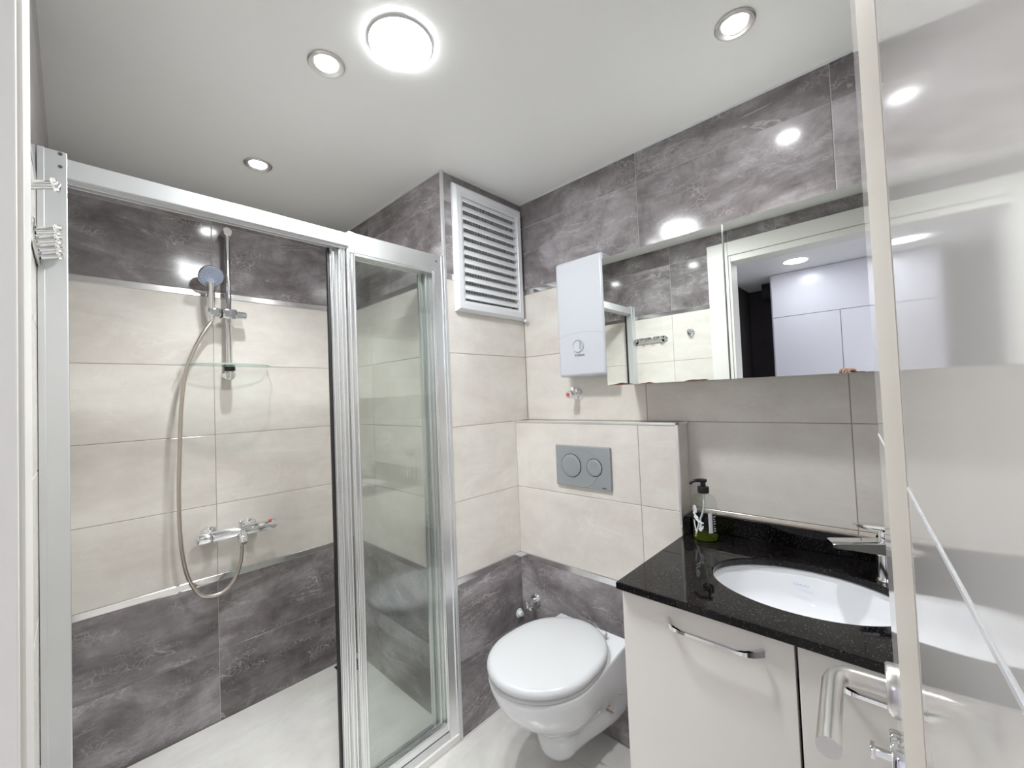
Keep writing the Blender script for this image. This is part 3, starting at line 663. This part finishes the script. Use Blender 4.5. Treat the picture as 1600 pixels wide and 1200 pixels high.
q.rings(rg, 'glass_edge', False); q.build('edge', sh)['label'] = 'green-tinted polished glass edge'
# ------------------------------------------------------------------ thermostatic mixer
mx_ = thing('shower_mixer', 'chrome thermostatic bath mixer bar on the beige shower tiles', 'mixer tap', (.545, YA, .8))
MZ, MY = .800, YA-.062
for x in (.452, .600):
    q = MB(); q.lathe([(.034, 0), (.034, .003), (.029, .014), (.018, .018), (.0145, .019), (.0145, .062)], (x, YA-.001, MZ+.004), (0, -1, 0), 'chrome', 40); q.build('rosette', mx_)
q = MB(); q.lathe([(.012, 0), (.0195, .002), (.0215, .006), (.0215, .085), (.0225, .0895), (.023, .104), (.0245, .130), (.0245, .166), (.0225, .182), (.0215, .186), (.0215, .213)], (.448, MY, MZ), (1, 0, 0), 'chrome', 40); q.build('body', mx_)
q = MB(); q.lathe([(.014, 0), (.0195, .003), (.0215, .008), (.0215, .046), (.019, .0475)], (.396, MY, MZ), (1, 0, 0), 'chrome', 36); q.box((.402, MY-.030, MZ+.004), (.428, MY-.018, MZ+.013), 'chrome', .003)
q.build('flow_handle', mx_)
q = MB(); q.lathe([(.019, 0), (.0215, .0015), (.0215, .046), (.0185, .0505), (.012, .052)], (.643, MY, MZ), (1, 0, 0), 'chrome', 36)
for k in range(18):
    a = 2*PI*k/18; q.box((.660, MY+math.cos(a)*.0215-.0011, MZ+math.sin(a)*.0215-.0011), (.690, MY+math.cos(a)*.0215+.0011, MZ+math.sin(a)*.0215+.0011), 'chrome')
hb = q.build('temperature_handle', mx_)
q = MB(); q.cyl((.668, MY-.010, MZ+.0165), (.668, MY-.014, MZ+.0235), .006, 'red', 16, .001); q.build('safety_button', hb)['label'] = 'small red safety stop button'
q = MB(); q.lathe([(.020, 0), (.020, .030), (.017, .052), (.0155, .056), (.012, .056)], (.556, MY-.004, MZ-.002), Vector((0, -.62, -.78)), 'chrome', 32); q.cyl((.556, MY-.014, MZ-.006), (.556, MY-.014, MZ-.036), .0115, 'chrome', 24, .002)
q.build('spout', mx_)
q = MB(); q.cyl((.551, MY-.014, MZ+.018), (.551, MY-.014, MZ+.040), .0058, 'chrome', 18, .001); q.cyl((.551, MY-.014, MZ+.038), (.551, MY-.014, MZ+.047), .0085, 'chrome', 18, .002); q.build('diverter_knob', mx_)
# ------------------------------------------------------------------ floor drain
fd = thing('floor_drain', 'dark square floor drain in the far corner of the shower', 'drain', (1.012, 2.125, 0))
q = MB(); q.box((.957, 2.068, .0002), (1.067, 2.178, .003), 'gasket', .001); q.build('plate', fd)
q = MB()
for k in range(6): q.box((.967, 2.080+k*.0165, .003), (1.057, 2.088+k*.0165, .0042), 'brushed')
q.build('grate', fd)

# ================================================================== small fittings on the walls
def angle_valve(name_label, loc, out, spout, cap):
    """round rose, body, knob pointing out of the wall, outlet"""
    o = Vector(loc); n = Vector(out); s_ = Vector(spout)
    r = thing('angle_valve', name_label, 'valve', loc)
    q = MB(); q.lathe([(.027, 0), (.0268, .003), (.022, .011), (.012, .013)], o, n, 'chrome', 36); q.build('rosette', r)
    q = MB(); q.cyl(o+n*.010, o+n*.050, .0105, 'chrome', 24, .001); q.lathe([(.0135, 0), (.0135, .012)], o+n*.026, n, 'chrome', 6, smooth=False)
    q.cyl(o+n*.036, o+n*.036+s_*.034, .009, 'chrome', 20, .001); q.lathe([(.012, 0), (.012, .010)], o+n*.036+s_*.020, s_, 'chrome', 6, smooth=False); q.build('body', r)
    q = MB(); q.lathe([(.0115, 0), (.0155, .002), (.0165, .010), (.0150, .024), (.012, .0265), (.0075, .0265)], o+n*.047, n, 'chrome', 28)
    for k in range(10):
        a = 2*PI*k/10; u = n.orthogonal().normalized(); v = n.cross(u); d = u*math.cos(a)+v*math.sin(a); q.cyl(o+n*.051+d*.0155, o+n*.068+d*.0145, .0016, 'chrome', 8)
    kn = q.build('knob', r)
    q = MB(); q.lathe([(.0075, 0), (.0075, .0008), (.002, .0012)], o+n*.0735, n, cap, 20); q.build('cap', kn)
    return r
angle_valve('chrome angle valve with a red cap below the water heater', (W, 1.040, 1.338), (-1, 0, 0), (0, 0, 1), 'red')
angle_valve('chrome angle valve low on the grey tiles behind the toilet', (LX, 1.252, .425), (-1, 0, 0), (0, 0, -1), 'chrome')
pc = thing('pipe_cap', 'small white pipe cap low in the tiled corner behind the toilet', 'pipe cap', (1.43, YG, .36))
q = MB(); q.lathe([(.012, 0), (.012, .014), (.010, .018), (.001, .018)], (1.452, YG-.001, .348), (0, -1, 0), 'white_plastic', 20); q.build('cap', pc)
q = MB(); q.lathe([(.020, 0), (.019, .003), (.012, .004)], (1.452, YG-.0005, .348), (0, -1, 0), 'white_plastic', 24); q.build('flange', pc)
# hook rack and single hook on the doorway wall (direct view edge-on, frontal in the mirror)
hr = thing('hook_rack', 'chrome four-hook towel rack on the doorway wall beside the shower profile', 'hook rack', (0, 1.235, 1.680))
q = MB(); q.box((.001, 1.135, 1.658), (.006, 1.335, 1.702), 'chrome', .0022)
for y in (1.135, 1.335): q.lathe([(.022, 0), (.022, .003), (.0195, .005), (.001, .005)], (.001, y, 1.680), (1, 0, 0), 'chrome', 32)
q.build('plate', hr)
for k in range(4):
    y = 1.145+k*.060; q = MB(); q.cyl((.005, y, 1.680), (.030, y, 1.687), .0075, 'chrome', 18, .001, .006); q.lathe([(.006, 0), (.0105, .002), (.011, .006), (.008, .010), (.001, .0105)], (.029, y, 1.687), (1, 0, .28), 'chrome', 20); q.build('hook', hr)
rh = thing('robe_hook', 'single round chrome robe hook nearer the door casing', 'hook', (0, .965, 1.697))
q = MB(); q.lathe([(.023, 0), (.023, .003), (.020, .006), (.001, .0065)], (.001, .965, 1.697), (1, 0, 0), 'chrome', 32); q.build('base', rh)
q = MB(); q.cyl((.006, .965, 1.697), (.031, .965, 1.705), .0075, 'chrome', 18, .001, .0065); q.lathe([(.0065, 0), (.011, .002), (.0115, .006), (.001, .011)], (.030, .965, 1.705), (1, 0, .3), 'chrome', 20); q.build('peg', rh)

# ================================================================== on the worktop
# ------------------------------------------------------------------ basin mixer
FXP = Vector((1.432, .052, .8502)); fd_ = Vector((-.42, .91, 0)).normalized(); fs_ = Vector((fd_.y, -fd_.x, 0))
fc = thing('basin_tap', 'chrome single-lever basin tap beside the open door edge', 'tap', FXP)
FM = frame(FXP, fd_, -fs_, (0, 0, 1))
q = MB(); q.lathe([(.026, 0), (.026, .003), (.0235, .006), (.0225, .010), (.0225, .085), (.021, .092), (.0185, .094)], FXP, (0, 0, 1), 'chrome', 44); q.build('body', fc)
q = MB()
rg = []
for L_, hw, zt_, zb_ in ((.005, .0225, .097, .062), (.04, .0235, .0945, .066), (.085, .024, .092, .071), (.112, .0235, .0905, .073), (.119, .0215, .089, .075)):
    rg.append([FM @ Vector(p) for p in ((L_, -hw, zb_+.004), (L_, -hw, zt_-.003), (L_, -hw+.004, zt_), (L_, hw-.004, zt_), (L_, hw, zt_-.003), (L_, hw, zb_+.004), (L_, hw-.006, zb_), (L_, -hw+.006, zb_))])
q.rings(rg, 'chrome'); sp = q.build('spout', fc)
q = MB(); q.lathe([(.0115, 0), (.0115, .010), (.009, .011)], FM @ Vector((.100, 0, .082)), (0, 0, -1), 'chrome', 24); q.build('aerator', sp)
q = MB(); q.lathe([(.0185, 0), (.0200, .003), (.0195, .020), (.0165, .027), (.010, .030)], FXP+Vector((0, 0, .095)), (0, 0, 1), 'chrome', 36); q.build('cartridge_dome', fc)
q = MB(); rg = []
for L_, hw, zz, th_ in ((-.022, .017, .124, .008), (.0, .021, .127, .013), (.03, .0195, .130, .011), (.052, .0155, .132, .009), (.064, .0115, .133, .006)):
    rg.append([FM @ Vector(p) for p in ((L_, -hw, zz), (L_, -hw*.8, zz+th_*.5), (L_, hw*.8, zz+th_*.5), (L_, hw, zz), (L_, hw*.8, zz-th_*.5), (L_, -hw*.8, zz-th_*.5))])
q.rings(rg, 'chrome'); q.build('lever', fc)
# ------------------------------------------------------------------ soap pump bottle
PX, PY, PZ = 1.470, .497, .8502
bo = thing('soap_bottle', 'clear pump soap bottle with black pump and a little green soap', 'soap bottle', (PX, PY, PZ))
q = MB(); q.lathe([(.030, 0), (.0355, .002), (.0375, .007), (.0375, .118), (.0355, .130), (.029, .140), (.020, .146), (.0155, .148), (.0155, .156)], (PX, PY, PZ), (0, 0, 1), 'bottle', 48, cap1=False); b0 = q.build('bottle_body', bo)
q = MB(); q.lathe([(.029, .0015), (.0345, .0035), (.0365, .008), (.0365, .015), (.001, .0152)], (PX, PY, PZ), (0, 0, 1), 'liquid', 48); q.build('soap', bo)
q = MB(); q.lathe([(.0165, .150), (.0175, .152), (.0175, .169), (.0165, .1705), (.008, .171), (.008, .186), (.0065, .187), (.001, .187)], (PX, PY, PZ), (0, 0, 1), 'black', 32); q.build('pump_collar', bo)
q = MB(); pd = Vector((-.45, .89, 0)).normalized(); c0 = Vector((PX, PY, PZ+.190))
q.lathe([(.0105, -.005), (.0125, -.003), (.0125, .003), (.011, .0045), (.001, .005)], c0, (0, 0, 1), 'black', 28)
q.tube([c0-pd*.004, c0+pd*.012, c0+pd*.024+Vector((0, 0, -.001)), c0+pd*.034+Vector((0, 0, -.006)), c0+pd*.039+Vector((0, 0, -.013))], [.0062, .006, .0052, .0046, .004], 'black', 14, 4); q.build('pump_head', bo)
q = MB(); q.tube([(PX, PY, PZ+.150), (PX+.001, PY+.002, PZ+.10), (PX-.006, PY+.016, PZ+.05), (PX-.012, PY+.028, PZ+.006)], .003, 'white_plastic', 10, 5); q.build('dip_tube', bo)
# printed lettering curved on the front and a white text block on the side
cdir = math.atan2(CP.y-PY, CP.x-PX)
def on_bottle(ang, z, r=.0378): return (PX+math.cos(ang)*r, PY+math.sin(ang)*r, PZ+z)
def arc_quad(q, a0, a1, z0, z1, mat, r=.0378, n=6):
    for k in range(n):
        b0_, b1_ = a0+(a1-a0)*k/n, a0+(a1-a0)*(k+1)/n; q.face([on_bottle(b0_, z0, r), on_bottle(b1_, z0, r), on_bottle(b1_, z1, r), on_bottle(b0_, z1, r)], mat)
q = MB()
def stroke(pts, w=.0021):
    P3 = [on_bottle(cdir+a, z) for a, z in pts]; q.tube(P3, w*.5, 'white_plastic', 6, 4)
stroke([(-.95, .100), (-.86, .112), (-.74, .104), (-.70, .094), (-.82, .092), (-.95, .098)], .006)
stroke([(-1.02, .090), (-.80, .082), (-.55, .074)], .005); stroke([(-.95, .078), (-.70, .070), (-.50, .064), (-.12, .060)], .005)
stroke([(-.60, .080), (-.52, .062), (-.45, .048)], .004); stroke([(-.36, .070), (-.30, .060), (-.34, .048), (-.22, .042), (-.16, .052)], .0045)
stroke([(-.98, .066), (-.92, .050), (-.80, .036)], .004); stroke([(-.90, .036), (-.72, .030)], .004)
stroke([(-.48, .044), (-.40, .036), (-.30, .040), (-.36, .048)], .006)
o = q.build('script_print', bo); o['label'] = 'white hand-lettered print'
q = MB(); arc_quad(q, cdir+.28, cdir+.62, .030, .094, 'white_plastic')
for k in range(7): arc_quad(q, cdir+.70, cdir+.98-.05*(k % 3), .034+k*.0075, .0372+k*.0075, 'white_plastic')
q.build('side_print', bo)

# ================================================================== phone and hand of the photographer (seen in the mirror's lower edge)
ph = thing('smartphone', 'black smartphone reflected along the lower edge of the mirror', 'phone', CP)
PM = frame(CP-CF*.017-CR*.235+CU*.012, CR, CU, -CF)
q = MB(); q.box((-.143, -.037, -.0005), (.0155, .035, .0075), 'phone', .003, PM, 3); q.build('body', ph)
q = MB(); q.box((-.139, -.034, .0074), (.0125, .032, .0079), 'darkhall2', .0002, PM); q.build('screen', ph)
hn_ = thing('hand', 'hand with fingers curled over the top edge of the phone', 'hand', PM @ Vector((-.09, .03, .03)))
def skin_limb(name, chains, parent):
    """chains: list of [(point, radius), ...]; the first point of later chains is an index into the first chain"""
    vs_, es, rs = [], [], []
    for ch in chains:
        prev = None
        for p, r in ch:
            if isinstance(p, int): prev = p; continue
            vs_.append(PM @ Vector(p)); rs.append(r); i = len(vs_)-1
            if prev is not None: es.append((prev, i))
            prev = i
    me = bpy.data.meshes.new(name); me.from_pydata(vs_, es, []); o = bpy.data.objects.new(name, me); COL.objects.link(o)
    sk = o.modifiers.new('skin', 'SKIN'); su = o.modifiers.new('sub', 'SUBSURF'); su.levels = 2; su.render_levels = 2
    for k, r in enumerate(rs): me.skin_vertices[0].data[k].radius = (r, r)
    me.skin_vertices[0].data[0].use_root = True
    for p_ in me.polygons: p_.use_smooth = True
    sk.use_smooth_shade = True
    me.materials.append(M['skin']); o.parent = parent; o.matrix_parent_inverse = Matrix.Translation(-Vector(parent.location)); return o
# wrist and palm behind the phone, four fingers over its top edge, thumb below
base = [((-.115, -.20, .075), .026), ((-.105, -.12, .062), .024), ((-.098, -.055, .050), .026), ((-.095, -.015, .042), .024)]
def fing(x0, x1, tip, r): return [(3, 0), ((x0, .018, .034), r*1.05), ((x0*.6+x1*.4, .046, .020), r), ((x1, .047, -.003), r*.95), ((x1, .047-tip, -.012), r*.85)]
hand = skin_limb('fingers_and_palm', [base, fing(-.122, -.124, .016, .0074), fing(-.103, -.105, .020, .0084), fing(-.085, -.0865, .021, .0086), fing(-.067, -.068, .018, .0082), [(2, 0), ((-.068, -.048, .036), .0105), ((-.05, -.042, .022), .0098), ((-.036, -.034, .015), .0085)]], hn_)

# ================================================================== hall things seen in the mirror, plus an unseen fill lamp
wa = thing('hall_wardrobe', 'white built-in wardrobe in the hall, seen in the mirror', 'wardrobe', (HX-.3, 0, 0))
q = MB(); q.box((HX-.59, -1.19, 0), (HX-.022, .835, HH-.002), 'lav_door'); q.build('carcass', wa)
for a, b in ((-.75, -.205), (-.202, .349), (.353, .822)):
    q = MB(); q.box((HX-.02, a, .02), (HX, b, 1.937), 'lav_door', .001); q.build('door', wa)
q = MB(); q.box((HX-.02, -.75, 1.941), (HX, .822, HH-.003), 'lav_door', .001); q.build('upper_panel', wa)
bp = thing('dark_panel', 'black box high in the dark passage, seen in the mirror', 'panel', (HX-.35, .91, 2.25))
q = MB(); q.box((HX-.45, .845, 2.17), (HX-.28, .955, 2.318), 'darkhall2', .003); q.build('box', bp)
hl = copy_thing(cl, (-1.25, .58, HH), 'round hall ceiling lamp, seen in the mirror')
for ch in list(hl.children):
    if ch.name.startswith('diffuser'): ch.data = ch.data.copy(); ch.data.materials[0] = M['lamp_hall']
hl2 = copy_thing(hl, (-.70, -.55, HH), 'unseen fill lamp on the hall ceiling, beyond the doorway')  # unseen lamp, kept stronger to fill the bathroom through the doorway
for ch in list(hl2.children):
    if ch.name.startswith('diffuser'): ch.data = ch.data.copy(); ch.data.materials[0] = M['lamp_hall_fill']
